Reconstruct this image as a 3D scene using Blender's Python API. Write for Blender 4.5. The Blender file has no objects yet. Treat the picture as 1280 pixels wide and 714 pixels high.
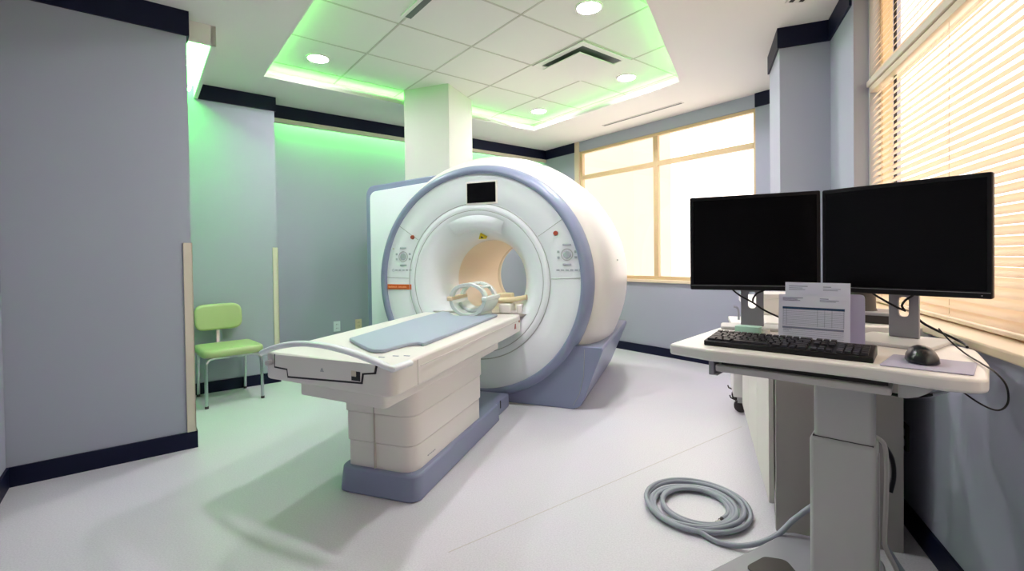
import bpy, bmesh, math, random
from mathutils import Vector, Matrix
random.seed(7)
C = bpy.context.scene.collection
PI = math.pi
R = math.radians
# ------------------------------------------------------------------ axes
# world X runs along the scanner face, world Y along its bore; the rest of
# the room is turned by 30.1 degrees: a along the rear wall, b towards it
YA = R(30.1)
AX, AY = math.sin(YA), math.cos(YA)
H = 2.745          # main ceiling
HT = 2.855         # tray ceiling
def ab(a, b, z=None):
    x, y = a*AX - b*AY, a*AY + b*AX
    return (x, y) if z is None else Vector((x, y, z))
MAB = Matrix(((AX, -AY, 0, 0), (AY, AX, 0, 0), (0, 0, 1, 0), (0, 0, 0, 1)))

# ------------------------------------------------------------------ materials
MATS = {}
def mat(name, col, rough=.5, metal=0., noise=0., nscale=40., bump=0., bscale=200., emit=None, estr=0., spec=.5, coat=0., alpha=1.):
    m = bpy.data.materials.new(name); m.use_nodes = True
    nt = m.node_tree; b = nt.nodes['Principled BSDF']
    b.inputs['Base Color'].default_value = (*col, 1)
    b.inputs['Roughness'].default_value = rough
    b.inputs['Metallic'].default_value = metal
    b.inputs['Specular IOR Level'].default_value = spec
    b.inputs['Coat Weight'].default_value = coat
    if noise or bump:
        tc = nt.nodes.new('ShaderNodeTexCoord')
    if noise:
        n = nt.nodes.new('ShaderNodeTexNoise'); n.inputs['Scale'].default_value = nscale; n.inputs['Detail'].default_value = 4
        nt.links.new(tc.outputs['Object'], n.inputs['Vector'])
        mx = nt.nodes.new('ShaderNodeMix'); mx.data_type = 'RGBA'
        mx.inputs[6].default_value = (*[c*(1-noise) for c in col], 1)
        mx.inputs[7].default_value = (*[min(1, c*(1+noise)) for c in col], 1)
        nt.links.new(n.outputs['Fac'], mx.inputs[0]); nt.links.new(mx.outputs[2], b.inputs['Base Color'])
    if bump:
        n2 = nt.nodes.new('ShaderNodeTexNoise'); n2.inputs['Scale'].default_value = bscale
        nt.links.new(tc.outputs['Object'], n2.inputs['Vector'])
        bp = nt.nodes.new('ShaderNodeBump'); bp.inputs['Strength'].default_value = bump; bp.inputs['Distance'].default_value = .002
        nt.links.new(n2.outputs['Fac'], bp.inputs['Height']); nt.links.new(bp.outputs[0], b.inputs['Normal'])
    if emit:
        b.inputs['Emission Color'].default_value = (*emit, 1); b.inputs['Emission Strength'].default_value = estr
    MATS[name] = m
    return m
def s2l(*c):
    return tuple(((v/255+.055)/1.055)**2.4 if v > 10 else v/255/12.92 for v in c)

M_WALL = mat('grey wall paint', s2l(164, 168, 182), .75, bump=.08, bscale=300)
M_CEIL = mat('white ceiling paint', s2l(240, 237, 231), .85, bump=.05, bscale=300)
M_NAVY = mat('navy trim', s2l(6, 14, 44), .5, spec=.25)
M_CREAM = mat('cream trim', s2l(214, 204, 186), .5)
M_TAN = mat('tan window frame', s2l(205, 180, 138), .45)
M_SILL = mat('cream sill', s2l(226, 208, 180), .4)
M_SHELL = mat('white gloss shell', s2l(234, 238, 244), .28, coat=.2)
M_CHASE = mat('chase paint', s2l(206, 207, 198), .7)
M_SHELLW = mat('warm white shell', s2l(228, 224, 218), .35)
M_BORE = mat('bore liner', s2l(232, 218, 198), .35)
M_BLUE = mat('slate blue plastic', s2l(130, 138, 166), .38, coat=.15)
M_SEAM = mat('seam grey', s2l(168, 171, 172), .6)
M_CTRL = mat('pale control grey', s2l(160, 168, 176), .6)
M_SEAMW = mat('warm seam', s2l(196, 191, 184), .6)
M_DARKSEAM = mat('dark gap', s2l(40, 40, 42), .7)
M_BLACK = mat('black screen', (.0015, .0015, .0018), .25, spec=.15)
M_BEZEL = mat('black plastic', (.005, .0055, .007), .4, spec=.3)
M_PAD = mat('blue grey vinyl pad', s2l(158, 168, 186), .45, bump=.1, bscale=400)
M_GREEN = mat('lime green vinyl', s2l(178, 192, 138), .45, bump=.06, bscale=500)
M_CHROME = mat('brushed steel', s2l(190, 194, 198), .28, 1.)
M_GREYM = mat('light grey metal', s2l(190, 190, 188), .42)
M_POST = mat('silver grey post', s2l(150, 151, 158), .4, .2)
M_TOP = mat('white laminate', s2l(232, 230, 226), .35)
M_CAB = mat('cabinet laminate', s2l(170, 166, 160), .5, noise=.03, nscale=30)
M_CABW = mat('pale cabinet front', s2l(214, 210, 202), .5)
M_LAV = mat('pale paper', s2l(226, 230, 249), .6)
M_LAV2 = mat('pale lavender holder', s2l(188, 186, 214), .4)
M_INK = mat('blue ink', s2l(30, 66, 104), .6)
M_INKG = mat('grey ink', s2l(128, 136, 164), .6)
M_MINT = mat('mint paper', s2l(176, 214, 200), .6)
M_ORANGE = mat('orange label', s2l(206, 92, 30), .5)
M_ORANGEL = mat('pale orange lettering', s2l(246, 160, 110), .5)
M_RED = mat('dark red button', s2l(150, 60, 45), .4)
M_YEL = mat('yellow sticker', s2l(214, 190, 30), .5)
M_CABLE = mat('grey cable jacket', s2l(152, 158, 168), .45)
M_CABLEW = mat('white cable jacket', s2l(210, 208, 202), .5)
M_CLEAR = mat('clear connector', s2l(222, 220, 208), .2)
M_COIL = mat('pale coil plastic', s2l(214, 224, 220), .35)
M_FOAM = mat('cream foam', s2l(226, 206, 172), .7)
M_MOUSE = mat('black mouse shell', (.008, .012, .014), .3)
M_MPAD = mat('violet grey mouse pad', s2l(176, 173, 196), .6)
M_TRAYC = mat('ceiling tile', s2l(228, 226, 220), .9, bump=.15, bscale=160)
M_GRID = mat('ceiling grid', s2l(196, 192, 182), .6)
M_DARKVENT = mat('dark vent throat', s2l(100, 108, 104), .8)
M_BUILD = mat('pale render', (.50, .45, .38), .9, noise=.04, nscale=3)
M_BROWN = mat('dark brown plastic', s2l(52, 48, 46), .5)
M_KEY = mat('black keycap', (.016, .017, .02), .35, spec=.6)
M_LED = mat('green led strip', (.3, 1, .4), .5, emit=(.15, 1.0, .15), estr=36)
M_LED2 = mat('green led tube', (.3, 1, .4), .5, emit=(.22, 1.0, .2), estr=85)
M_LED3 = mat('green slot tube', (.3, 1, .4), .5, emit=(.12, 1.0, .14), estr=48)
M_BLAMP = mat('bore lamp', (1, 1, 1), .5, emit=(1, .80, .62), estr=13)
M_LENS = mat('lamp lens', (1, 1, 1), .5, emit=(1, .925, 1.0), estr=365)

def floor_mat():
    m = bpy.data.materials.new('speckled vinyl'); m.use_nodes = True
    nt = m.node_tree; b = nt.nodes['Principled BSDF']
    tc = nt.nodes.new('ShaderNodeTexCoord')
    n = nt.nodes.new('ShaderNodeTexNoise'); n.inputs['Scale'].default_value = 150; n.inputs['Detail'].default_value = 6
    r = nt.nodes.new('ShaderNodeValToRGB')
    r.color_ramp.elements[0].position = .33; r.color_ramp.elements[0].color = (*s2l(209, 208, 214), 1)
    r.color_ramp.elements[1].position = .62; r.color_ramp.elements[1].color = (*s2l(222, 221, 227), 1)
    n2 = nt.nodes.new('ShaderNodeTexNoise'); n2.inputs['Scale'].default_value = 2.2
    mx = nt.nodes.new('ShaderNodeMix'); mx.data_type = 'RGBA'; mx.blend_type = 'MULTIPLY'; mx.inputs[0].default_value = .06
    nt.links.new(tc.outputs['Object'], n.inputs['Vector']); nt.links.new(tc.outputs['Object'], n2.inputs['Vector'])
    nt.links.new(n.outputs['Fac'], r.inputs[0]); nt.links.new(r.outputs[0], mx.inputs[6]); nt.links.new(n2.outputs['Color'], mx.inputs[7])
    nt.links.new(mx.outputs[2], b.inputs['Base Color'])
    b.inputs['Roughness'].default_value = .33; b.inputs['Specular IOR Level'].default_value = .35
    return m
M_FLOOR = floor_mat()
def glass_mat():
    m = bpy.data.materials.new('window glass'); m.use_nodes = True
    nt = m.node_tree; nt.nodes.remove(nt.nodes['Principled BSDF'])
    out = nt.nodes['Material Output']
    t = nt.nodes.new('ShaderNodeBsdfTransparent'); t.inputs[0].default_value = (.97, .97, .96, 1)
    g = nt.nodes.new('ShaderNodeBsdfGlossy'); g.inputs['Roughness'].default_value = .02
    f = nt.nodes.new('ShaderNodeMixShader'); f.inputs[0].default_value = .05
    nt.links.new(t.outputs[0], f.inputs[1]); nt.links.new(g.outputs[0], f.inputs[2]); nt.links.new(f.outputs[0], out.inputs[0])
    return m
M_GLASS = glass_mat()
def translucent_mat(name, col, tcol, fac):
    m = bpy.data.materials.new(name); m.use_nodes = True
    nt = m.node_tree; nt.nodes.remove(nt.nodes['Principled BSDF'])
    out = nt.nodes['Material Output']
    d = nt.nodes.new('ShaderNodeBsdfDiffuse'); d.inputs[0].default_value = (*col, 1)
    t = nt.nodes.new('ShaderNodeBsdfTranslucent'); t.inputs[0].default_value = (*tcol, 1)
    x = nt.nodes.new('ShaderNodeMixShader'); x.inputs[0].default_value = fac
    nt.links.new(d.outputs[0], x.inputs[1]); nt.links.new(t.outputs[0], x.inputs[2]); nt.links.new(x.outputs[0], out.inputs[0])
    return m
M_SLAT = translucent_mat('cream blind slat', (.80, .66, .50), (.90, .72, .54), .25)

# ------------------------------------------------------------------ mesh helpers
def new(): return bmesh.new()
def box(bm, x0, x1, y0, y1, z0, z1, M=None):
    vs = [bm.verts.new(Vector((x, y, z)) if M is None else M @ Vector((x, y, z))) for x in (x0, x1) for y in (y0, y1) for z in (z0, z1)]
    for f in ((0,1,3,2),(4,6,7,5),(0,4,5,1),(2,3,7,6),(0,2,6,4),(1,5,7,3)):
        bm.faces.new([vs[i] for i in f])
    return vs
def prism(bm, pts, z0, z1, M=None, inset=0.):
    """pts: polygon (x, y) extruded from z0 to z1"""
    area = sum(pts[i][0]*pts[(i+1) % len(pts)][1]-pts[(i+1) % len(pts)][0]*pts[i][1] for i in range(len(pts)))
    if area < 0: pts = pts[::-1]
    T = (lambda v: v) if M is None else (lambda v: M @ v)
    cx = sum(p[0] for p in pts)/len(pts); cy = sum(p[1] for p in pts)/len(pts)
    lo = [bm.verts.new(T(Vector((x, y, z0)))) for x, y in pts]
    hi = [bm.verts.new(T(Vector((x+(cx-x)*inset, y+(cy-y)*inset, z1)))) for x, y in pts]
    n = len(pts)
    bm.faces.new(lo[::-1]); bm.faces.new(hi)
    for i in range(n):
        j = (i+1) % n
        bm.faces.new((lo[i], lo[j], hi[j], hi[i]))
# matrix that takes (u, v, w) of a prism to an upright polygon: u -> X, v -> Z, w -> Y
MXZ = Matrix(((1,0,0,0),(0,0,1,0),(0,1,0,0),(0,0,0,1)))
# u -> Y, v -> Z, w -> X
MYZ = Matrix(((0,0,1,0),(1,0,0,0),(0,1,0,0),(0,0,0,1)))
def rounded(pts, r, n=6):
    """round the corners of a polygon; r number or list"""
    out = []; N = len(pts)
    for i in range(N):
        p = Vector(pts[i]); a = Vector(pts[i-1])-p; b = Vector(pts[(i+1) % N])-p
        rr = r[i] if isinstance(r, (list, tuple)) else r
        if rr <= 0: out.append(tuple(p)); continue
        la, lb = a.length, b.length; a.normalize(); b.normalize()
        ang = a.angle(b); t = min(rr/math.tan(ang/2), la*.49, lb*.49)
        p0 = p+a*t; p1 = p+b*t
        for k in range(n+1):
            s = k/n
            q = p0*(1-s)**2 + p*2*s*(1-s) + p1*s*s
            out.append((q.x, q.y))
    return out
def rect(x0, x1, y0, y1): return [(x0, y0), (x1, y0), (x1, y1), (x0, y1)]
def spline(pts, per=8, closed=False):
    P = [Vector(p) for p in pts]; out = []; n = len(P)
    rng = range(n if closed else n-1)
    for i in rng:
        if closed: p0, p1, p2, p3 = P[i-1], P[i], P[(i+1) % n], P[(i+2) % n]
        else: p0, p1, p2, p3 = P[max(i-1, 0)], P[i], P[i+1], P[min(i+2, n-1)]
        for k in range(per):
            t = k/per
            out.append(.5*((2*p1)+(-p0+p2)*t+(2*p0-5*p1+4*p2-p3)*t*t+(-p0+3*p1-3*p2+p3)*t**3))
    if not closed: out.append(P[-1])
    return out
def tube(bm, pts, r, n=10, closed=False, flat=None):
    """sweep a circle (or flat=(rx, rz) ellipse with rz along world z) along pts"""
    P = [Vector(p) for p in pts]; rings = []; N = len(P)
    ref = Vector((0, 0, 1)); prevu = None
    for i in range(N):
        if closed: t = P[(i+1) % N]-P[i-1]
        else: t = P[min(i+1, N-1)]-P[max(i-1, 0)]
        t.normalize()
        if prevu is None:
            up = ref if abs(t.z) < .95 else Vector((1, 0, 0))
            u = t.cross(up).normalized()
        else:
            u = (prevu - t*prevu.dot(t)).normalized()
            if flat: u = t.cross(ref).normalized() if abs(t.z) < .95 else u
        w = u.cross(t).normalized(); prevu = u
        ra, rb = flat if flat else (r, r)
        rings.append([bm.verts.new(P[i]+u*ra*math.cos(2*PI*k/n)+w*rb*math.sin(2*PI*k/n)) for k in range(n)])
    for i in range(N if closed else N-1):
        a, b = rings[i], rings[(i+1) % N]
        for k in range(n):
            bm.faces.new((a[k], a[(k+1) % n], b[(k+1) % n], b[k]))
    if not closed:
        bm.faces.new(rings[0][::-1]); bm.faces.new(rings[-1])
def lathe(bm, prof, c, n=96, axis='Y', a0=0, a1=2*PI):
    """prof: (radius, distance along axis); c: centre; full or partial turn"""
    full = abs(a1-a0-2*PI) < 1e-6; cols = []
    m = n if full else n+1
    for i in range(m):
        a = a0+(a1-a0)*i/n; ca, sa = math.cos(a), math.sin(a)
        col = []
        for r, d in prof:
            if axis == 'Y': v = Vector((c[0]+r*ca, c[1]+d, c[2]+r*sa))
            else: v = Vector((c[0]+r*ca, c[1]+r*sa, c[2]+d))
            col.append(bm.verts.new(v))
        cols.append(col)
    for i in range(n):
        A_, B_ = cols[i], cols[(i+1) % m]
        for k in range(len(prof)-1):
            bm.faces.new((A_[k], A_[k+1], B_[k+1], B_[k]))
    bmesh.ops.remove_doubles(bm, verts=bm.verts[:], dist=1e-6)
def cyl(bm, c, r, h, n=24, axis='Z', r2=None):
    r2 = r if r2 is None else r2
    lathe(bm, [(0, 0), (r, 0), (r2, h), (0, h)], c, n, axis)
def holed(bm, outer, holes, z):
    """flat polygon with holes, in the z plane"""
    edges = []
    for loop in [outer]+holes:
        vs = [bm.verts.new((x, y, z)) for x, y in loop]
        edges += [bm.edges.new((vs[i], vs[(i+1) % len(vs)])) for i in range(len(vs))]
    bmesh.ops.triangle_fill(bm, use_beauty=True, use_dissolve=False, edges=edges)
def extrude_all(bm, vec):
    r = bmesh.ops.extrude_face_region(bm, geom=bm.faces[:])
    bmesh.ops.translate(bm, verts=[g for g in r['geom'] if isinstance(g, bmesh.types.BMVert)], vec=vec)

def link(name, bm, m, parent=None, M=None, bevel=0., seg=2, smooth=35, label=None, solid=0.):
    if M is not None: bmesh.ops.transform(bm, matrix=M, verts=bm.verts[:])
    bmesh.ops.recalc_face_normals(bm, faces=bm.faces[:])
    me = bpy.data.meshes.new(name); bm.to_mesh(me); bm.free()
    ms = m if isinstance(m, (list, tuple)) else [m]
    for x in ms: me.materials.append(x)
    if smooth:
        me.shade_smooth(); me.set_sharp_from_angle(angle=R(smooth))
    o = bpy.data.objects.new(name, me); C.objects.link(o)
    if parent is not None: o.parent = parent
    if solid:
        s = o.modifiers.new('solid', 'SOLIDIFY'); s.thickness = solid; s.offset = 0
    if bevel:
        b = o.modifiers.new('bevel', 'BEVEL'); b.width = bevel; b.segments = seg; b.limit_method = 'ANGLE'; b.angle_limit = R(40)
        b.harden_normals = False
    if label: o['label'] = label
    return o
def tag(o, label, cat, group=None):
    o['label'] = label; o['category'] = cat
    if group: o['group'] = group
    return o
def thing(name, label, cat, loc=(0, 0, 0), rotz=0., group=None):
    o = bpy.data.objects.new(name, None); C.objects.link(o)
    o.location = loc; o.rotation_euler = (0, 0, rotz); o.empty_display_size = .1
    return tag(o, label, cat, group)
def inv(root):
    """world -> root-local matrix for parts drawn in world coordinates"""
    return (Matrix.Translation(root.location) @ Matrix.Rotation(root.rotation_euler.z, 4, 'Z')).inverted()
def copy_tree(o, parent=None):
    c = o.copy(); C.objects.link(c); c.parent = parent
    for ch in [x for x in bpy.data.objects if x.parent == o]:
        if ch is not c: copy_tree(ch, c)
    return c
def struct(name, bm, m, M=None, bevel=0., solid=0., smooth=30, parent=None):
    o = link(name, bm, m, parent, M, bevel, 2, smooth, None, solid)
    if parent is None: o['kind'] = 'structure'
    return o

# ================================================================== THE ROOM
XW = .815                                     # right-hand wall
A_W = 4.77                                    # window wall
V = lambda a, b: ab(a, b)
corner_L = V(-.575, 3.605)
back_pt = (XW+.2, -1.25)
outline = [V(-.575, 3.605), V(-.575-.0, -1.45), (XW, -1.6), (XW, 5.06), V(A_W, 5.6), V(1.045, 5.6), V(-.9, 5.6), V(-.9, 3.75), ]
bm = new()
flo = [V(-1.2, -1.8), (1.6, -2.2), (1.6, 4.4), V(5.4, 1.2), V(5.4, 6.2), V(-1.4, 6.2)]
prism(bm, flo, -.12, 0.)
struct('floor', bm, M_FLOOR)

# ceiling with the tray opening
tray = [V(.86, 4.485), V(3.88, 4.485), V(3.88, 2.452), V(.86, 1.03)]
# slot for the alcove light
bm = new()
holed(bm, flo, [tray], H)
extrude_all(bm, Vector((0, 0, .03)))
struct('ceiling', bm, M_CEIL)
def offset_poly(p, d):
    out = []; n = len(p)
    cx = sum(q[0] for q in p)/n; cy = sum(q[1] for q in p)/n
    for i in range(n):
        a, b, c = Vector(p[i-1]), Vector(p[i]), Vector(p[(i+1) % n])
        def nrm(u, v):
            t = (v-u).normalized(); m = Vector((-t.y, t.x))
            return m if m.dot((u+v)/2-Vector((cx, cy))) > 0 else -m
        n1, n2 = nrm(a, b), nrm(b, c)
        bis = (n1+n2).normalized()
        q = b+bis*(d/bis.dot(n1))
        out.append((q.x, q.y))
    return out
tray_out = offset_poly(tray, .13)
bm = new(); holed(bm, tray_out, [], HT)
extrude_all(bm, Vector((0, 0, .02)))
struct('ceiling_tray', bm, M_TRAYC)
# upstand (lip) round the opening and the side of the cove
def ring_wall(po, pi, z0, z1):
    bm = new(); holed(bm, po, [pi], z0); extrude_all(bm, Vector((0, 0, z1-z0))); return bm
struct('trim_1', ring_wall(offset_poly(tray, .018), tray, H-.001, H+.046), M_CEIL)
struct('trim_2', ring_wall(offset_poly(tray, .15), tray_out, H+.025, HT+.01), M_CEIL)
# ceiling grid bars, in the tray
bm = new()
def clip_line(p, q, poly):
    """part of segment p-q inside a convex polygon"""
    t0, t1 = 0., 1.; d = Vector(q)-Vector(p); n = len(poly)
    ar = sum(poly[i][0]*poly[(i+1) % n][1]-poly[(i+1) % n][0]*poly[i][1] for i in range(n))
    for i in range(n):
        a, b = Vector(poly[i]), Vector(poly[(i+1) % n])
        e = b-a; nn = Vector((-e.y, e.x)) * (1 if ar > 0 else -1)
        num = nn.dot(Vector(p)-a); den = nn.dot(d)
        if abs(den) < 1e-9:
            if num < 0: return None
            continue
        t = -num/den
        if den > 0: t0 = max(t0, t)
        else: t1 = min(t1, t)
    if t0 >= t1: return None
    return Vector(p)+d*t0, Vector(p)+d*t1
for k in range(-3, 8):
    for (p, q) in ((V(1.49+.617*k, -2), V(1.49+.617*k, 6)), (V(-2, 3.782-.617*k), V(7, 3.782-.617*k))):
        c = clip_line(p, q, tray_out)
        if not c: continue
        u, v = c; t = (v-u).normalized(); m = Vector((-t.y, t.x))*.007
        prism(bm, [(u+m)[:], (v+m)[:], (v-m)[:], (u-m)[:]], HT-.003, HT+.001)
struct('trim_3', bm, M_GRID)

# ---- walls
def wall_ab(name, a0, a1, b0, b1, z0=0, z1=H, m=M_WALL):
    bm = new(); box(bm, a0, a1, b0, b1, z0, z1, MAB); return struct(name, bm, m)
wall_ab('wall_left', -.575, .257, 3.605, 3.72)
wall_ab('wall_near_left', -.70, -.575, -1.7, 3.72)
wall_ab('wall_alcove', -1.25, 1.045, 5.01, 5.75)
wall_ab('wall_alcove_left', -1.25, -1.13, 3.60, 5.02)
wall_ab('wall_alcove_near', -1.25, -.575, 3.60, 3.72)
wall_ab('wall_rear', 1.04, A_W+.15, 5.50, 5.75)
bm = new()
prism(bm, [(-.2, -1.75), (XW+.4, -1.75), (XW+.4, -1.6), (-.2, -1.6)], 0, H)
struct('wall_behind', bm, M_WALL)
# window wall (a = A_W): below, beside; window opening b 2.19..4.64
bm = new()
box(bm, A_W, A_W+.16, 4.64, 5.6, 0, H, MAB)
box(bm, A_W, A_W+.16, 1.6, 2.19, 0, H, MAB)
box(bm, A_W, A_W+.16, 2.19, 4.64, 0, .885, MAB)
box(bm, A_W+.012, A_W+.16, 2.19, 4.64, 2.612, H, MAB)
struct('wall_window', bm, M_WALL)
# right-hand wall x = XW with its window opening
WY0, WY1, WZ0, WZ1 = .15, 3.27, .895, 2.72
bm = new()
box(bm, XW, XW+.22, WY1, 5.3, 0, H)
box(bm, XW, XW+.22, -1.75, WY0, 0, H)
box(bm, XW, XW+.22, WY0, WY1, 0, WZ0)
box(bm, XW, XW+.22, WY0, WY1, WZ1, H)
struct('wall_right', bm, M_WALL)
# boxed column between the two windows
bm = new(); box(bm, .512, XW+.02, 3.79, 4.30, 0, H)
struct('wall_column', bm, M_WALL, bevel=.004)
# chase hanging over the scanner
bm = new()
ca = R(1.2)
mc = Matrix.Translation((-2.248, 4.035, 0)) @ Matrix.Rotation(R(1.5), 4, 'Z')
box(bm, -.50, 0, 0, .53, 1.70, HT+.01, mc)
struct('wall_chase', bm, M_CHASE, bevel=.004)
# pale cornice under the chase top
# ---- navy bands and baseboards
def strip_ab(name, pts, z0, z1, th, m, side=1):
    """strip standing proud of a wall line, pts in (a, b); side: offset to the left of travel"""
    P = [Vector(V(*p)) for p in pts]; bm = new()
    offs = []
    n = len(P)
    for i in range(n):
        ns = []
        if i > 0:
            t = (P[i]-P[i-1]).normalized(); ns.append(Vector((-t.y, t.x))*side)
        if i < n-1:
            t = (P[i+1]-P[i]).normalized(); ns.append(Vector((-t.y, t.x))*side)
        b = sum(ns, Vector((0, 0)))/len(ns); b.normalize()
        offs.append(P[i]+b*(th/b.dot(ns[0])))
    for i in range(n-1):
        prism(bm, [P[i][:], P[i+1][:], offs[i+1][:], offs[i][:]], z0, z1)
    bmesh.ops.remove_doubles(bm, verts=bm.verts[:], dist=1e-5)
    return struct(name, bm, m)
BZ0 = 2.612
strip_ab('trim_4', [(-.575, .2), (-.575, 3.605), (.257, 3.605), (.257, 3.72)], BZ0-.02, H-.0005, .014, M_NAVY, -1)
strip_ab('trim_5', [(.43, 5.01), (1.045, 5.01), (1.045, 5.3)], BZ0, H-.0005, .014, M_NAVY, -1)
strip_ab('trim_6', [(A_W, 5.23), (A_W, 4.64)], BZ0, H-.0005, .014, M_NAVY, -1)
strip_ab('trim_7', [(A_W, 2.19), (A_W, 1.75)], BZ0, H-.0005, .014, M_NAVY, -1)
def strip_xy(name, pts, z0, z1, th, m, side=1):
    inva = [(x*AX+y*AY, -x*AY+y*AX) for x, y in pts]
    return strip_ab(name, inva, z0, z1, th, m, side)
strip_xy('trim_8', [(.512, 4.30), (.512, 3.79), (XW, 3.79), (XW, 3.30)], BZ0-.005, H-.0005, .014, M_NAVY, -1)
strip_ab('baseboard_left', [(-.575, -1.4), (-.575, 3.605), (.257, 3.605), (.257, 3.72)], 0, .105, .012, M_NAVY, -1)
strip_ab('baseboard_alcove', [(-1.13, 5.01), (1.045, 5.01), (1.045, 5.50), (A_W, 5.50), (A_W, 1.8)], 0, .1, .012, M_NAVY, -1)
strip_xy('baseboard_right', [(.512, 4.30), (.512, 3.79), (XW, 3.79), (XW, -1.6)], 0, .1, .012, M_NAVY, -1)
# rear cove: dropped fascia with a pale edge, LED tube behind it
bm = new(); box(bm, 1.045, A_W, 5.23, 5.27, BZ0, H, MAB); struct('trim_9', bm, M_NAVY)
bm = new(); box(bm, 1.03, A_W, 5.226, 5.285, BZ0-.038, BZ0, MAB); struct('trim_10', bm, M_CREAM)
# alcove light slot box
bm = new()
box(bm, .40, .43, 3.72, 5.012, BZ0, H, MAB)
box(bm, .24, .43, 3.72, 3.735, BZ0+.0, H, MAB)
struct('trim_11', bm, M_CEIL)
# corner guards
bm = new(); box(bm, .214, .262, 3.594, 3.61, .105, 1.295, MAB); box(bm, .254, .262, 3.594, 3.66, .105, 1.295, MAB); struct('trim_12', bm, M_CREAM, bevel=.002)
bm = new(); box(bm, 1.005, 1.052, 4.999, 5.015, .1, 1.30, MAB); box(bm, 1.042, 1.052, 4.999, 5.06, .1, 1.30, MAB); struct('trim_13', bm, M_CREAM, bevel=.002)

bm = new(); u, v = Vector((-.95, 1.65)), Vector((.245, 3.57)); n_ = (v-u).normalized(); m_ = Vector((-n_.y, n_.x))*.002
prism(bm, [(u+m_)[:], (v+m_)[:], (v-m_)[:], (u-m_)[:]], -.01, .0004)
struct('trim_14', bm, M_SEAMW)
# ---- window 1 (rear right): frame with mullion and transom
fa0, fa1 = A_W+.02, A_W+.07
bm = new()
W1B0, W1B1, W1Z0, W1Z1 = 2.19, 4.565, .885, 2.612
box(bm, fa0, fa1, W1B1-.045, W1B1, W1Z0, W1Z1, MAB)
box(bm, fa0, fa1, W1B0, W1B0+.03, W1Z0, W1Z1, MAB)
box(bm, fa0, fa1, W1B0+.03, W1B1-.045, W1Z0, W1Z0+.045, MAB)
box(bm, fa0, fa1, W1B0+.03, W1B1-.045, W1Z1-.035, W1Z1, MAB)
box(bm, fa0, fa1, 3.325, 3.385, W1Z0+.045, W1Z1-.035, MAB)
for q0, q1 in ((W1B0+.03, 3.325), (3.385, W1B1-.045)):
    box(bm, fa0, fa1, q0, q1, 2.225, 2.28, MAB)
win1 = struct('window_1', bm, M_TAN, bevel=.004)
bm = new(); box(bm, fa0+.02, fa0+.026, W1B0+.02, W1B1-.03, W1Z0+.03, W1Z1-.02, MAB)
link('pane', bm, M_GLASS, win1, smooth=0)
bm = new(); box(bm, A_W-.006, fa0+.03, W1B1, 4.645, W1Z0, H-.001, MAB); link('jamb', bm, M_SILL, win1)
bm = new(); box(bm, A_W-.03, fa0+.03, W1B0, 4.64, W1Z0-.03, W1Z0+.004, MAB); link('sill', bm, M_SILL, win1, bevel=.004)
# ---- window 2 (right wall, behind blinds)
bm = new()
gx0, gx1 = XW+.12, XW+.17
box(bm, gx0, gx1, WY0, WY0+.05, WZ0, WZ1); box(bm, gx0, gx1, WY1-.05, WY1, WZ0, WZ1)
box(bm, gx0, gx1, WY0+.05, WY1-.05, WZ0, WZ0+.05); box(bm, gx0, gx1, WY0+.05, WY1-.05, WZ1-.04, WZ1)
for my in (1.45, ):
    box(bm, gx0, gx1, my-.03, my+.03, WZ0+.05, WZ1-.04)
box(bm, gx0, gx1, WY0+.05, 1.42, 2.10, 2.17); box(bm, gx0, gx1, 1.48, WY1-.05, 2.10, 2.17)
win2 = struct('window_2', bm, M_TAN, bevel=.004)
bm = new(); box(bm, gx0+.022, gx0+.028, WY0+.03, WY1-.03, WZ0+.03, WZ1-.02); link('pane', bm, M_GLASS, win2, smooth=0)
bm = new(); box(bm, XW-.035, XW+.13, WY0-.03, WY1+.02, WZ0-.025, WZ0+.006); link('sill', bm, M_SILL, win2, bevel=.006)
bm = new(); box(bm, XW+.06, XW+.115, WY0, WY1, 2.112, 2.145); link('transom', bm, M_CREAM, win2, bevel=.004)
bm = new(); box(bm, XW+.072, XW+.12, WY1-.02, WY1, WZ0, WZ1); link('jamb', bm, M_GREYM, win2)

# ================================================================== BLINDS
XB = XW+.088
def blind(label, z0, z1):
    t = thing('venetian_blind', label, 'blind', (XB, (WY0+WY1)/2, z0), 0, 'venetian blinds on the right window')
    Mi = inv(t)
    y0, y1 = WY0+.03, WY1-.03
    bm = new(); box(bm, XB-.02, XB+.02, y0, y1, z1-.035, z1); link('head_rail', bm, M_SILL, t, Mi, .003)
    bm = new(); box(bm, XB-.016, XB+.016, y0, y1, z0, z0+.016); link('bottom_rail', bm, M_SILL, t, Mi, .004)
    bm = new(); z = z0+.035
    ang = R(57)
    while z < z1-.05:
        w = .0185; pts = []
        for k in range(5):
            s = -1+k/2
            u = s*w; cv = .0025*(1-s*s)
            pts.append((XB + u*math.cos(ang) + cv*math.sin(ang), z + u*math.sin(ang)*1 - cv*math.cos(ang)*-1))
        lo = [bm.verts.new((x, y0, zz)) for x, zz in pts]; hi = [bm.verts.new((x, y1, zz)) for x, zz in pts]
        for k in range(4): bm.faces.new((lo[k], lo[k+1], hi[k+1], hi[k]))
        z += .0335
    o = link('slats', bm, M_SLAT, t, Mi, smooth=60)
    for yy in (y1-.13, 2.36, 1.6, .8):
        bm = new(); tube(bm, [(XB-.004, yy, z0+.01), (XB-.004, yy, z1-.03)], .0012, 5); link('ladder_cord', bm, M_SILL, t, Mi)
    bm = new(); box(bm, XB+.012, XB+.016, 2.955, 2.985, z0+.02, z1-.036)
    link('ladder_tape', bm, M_DARKSEAM, t, Mi)
    return t
blind('cream venetian blind over the tall lower panes of the right window', WZ0+.012, 2.108)
blind('cream venetian blind over the short upper panes of the right window', 2.147, 2.715)

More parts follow.
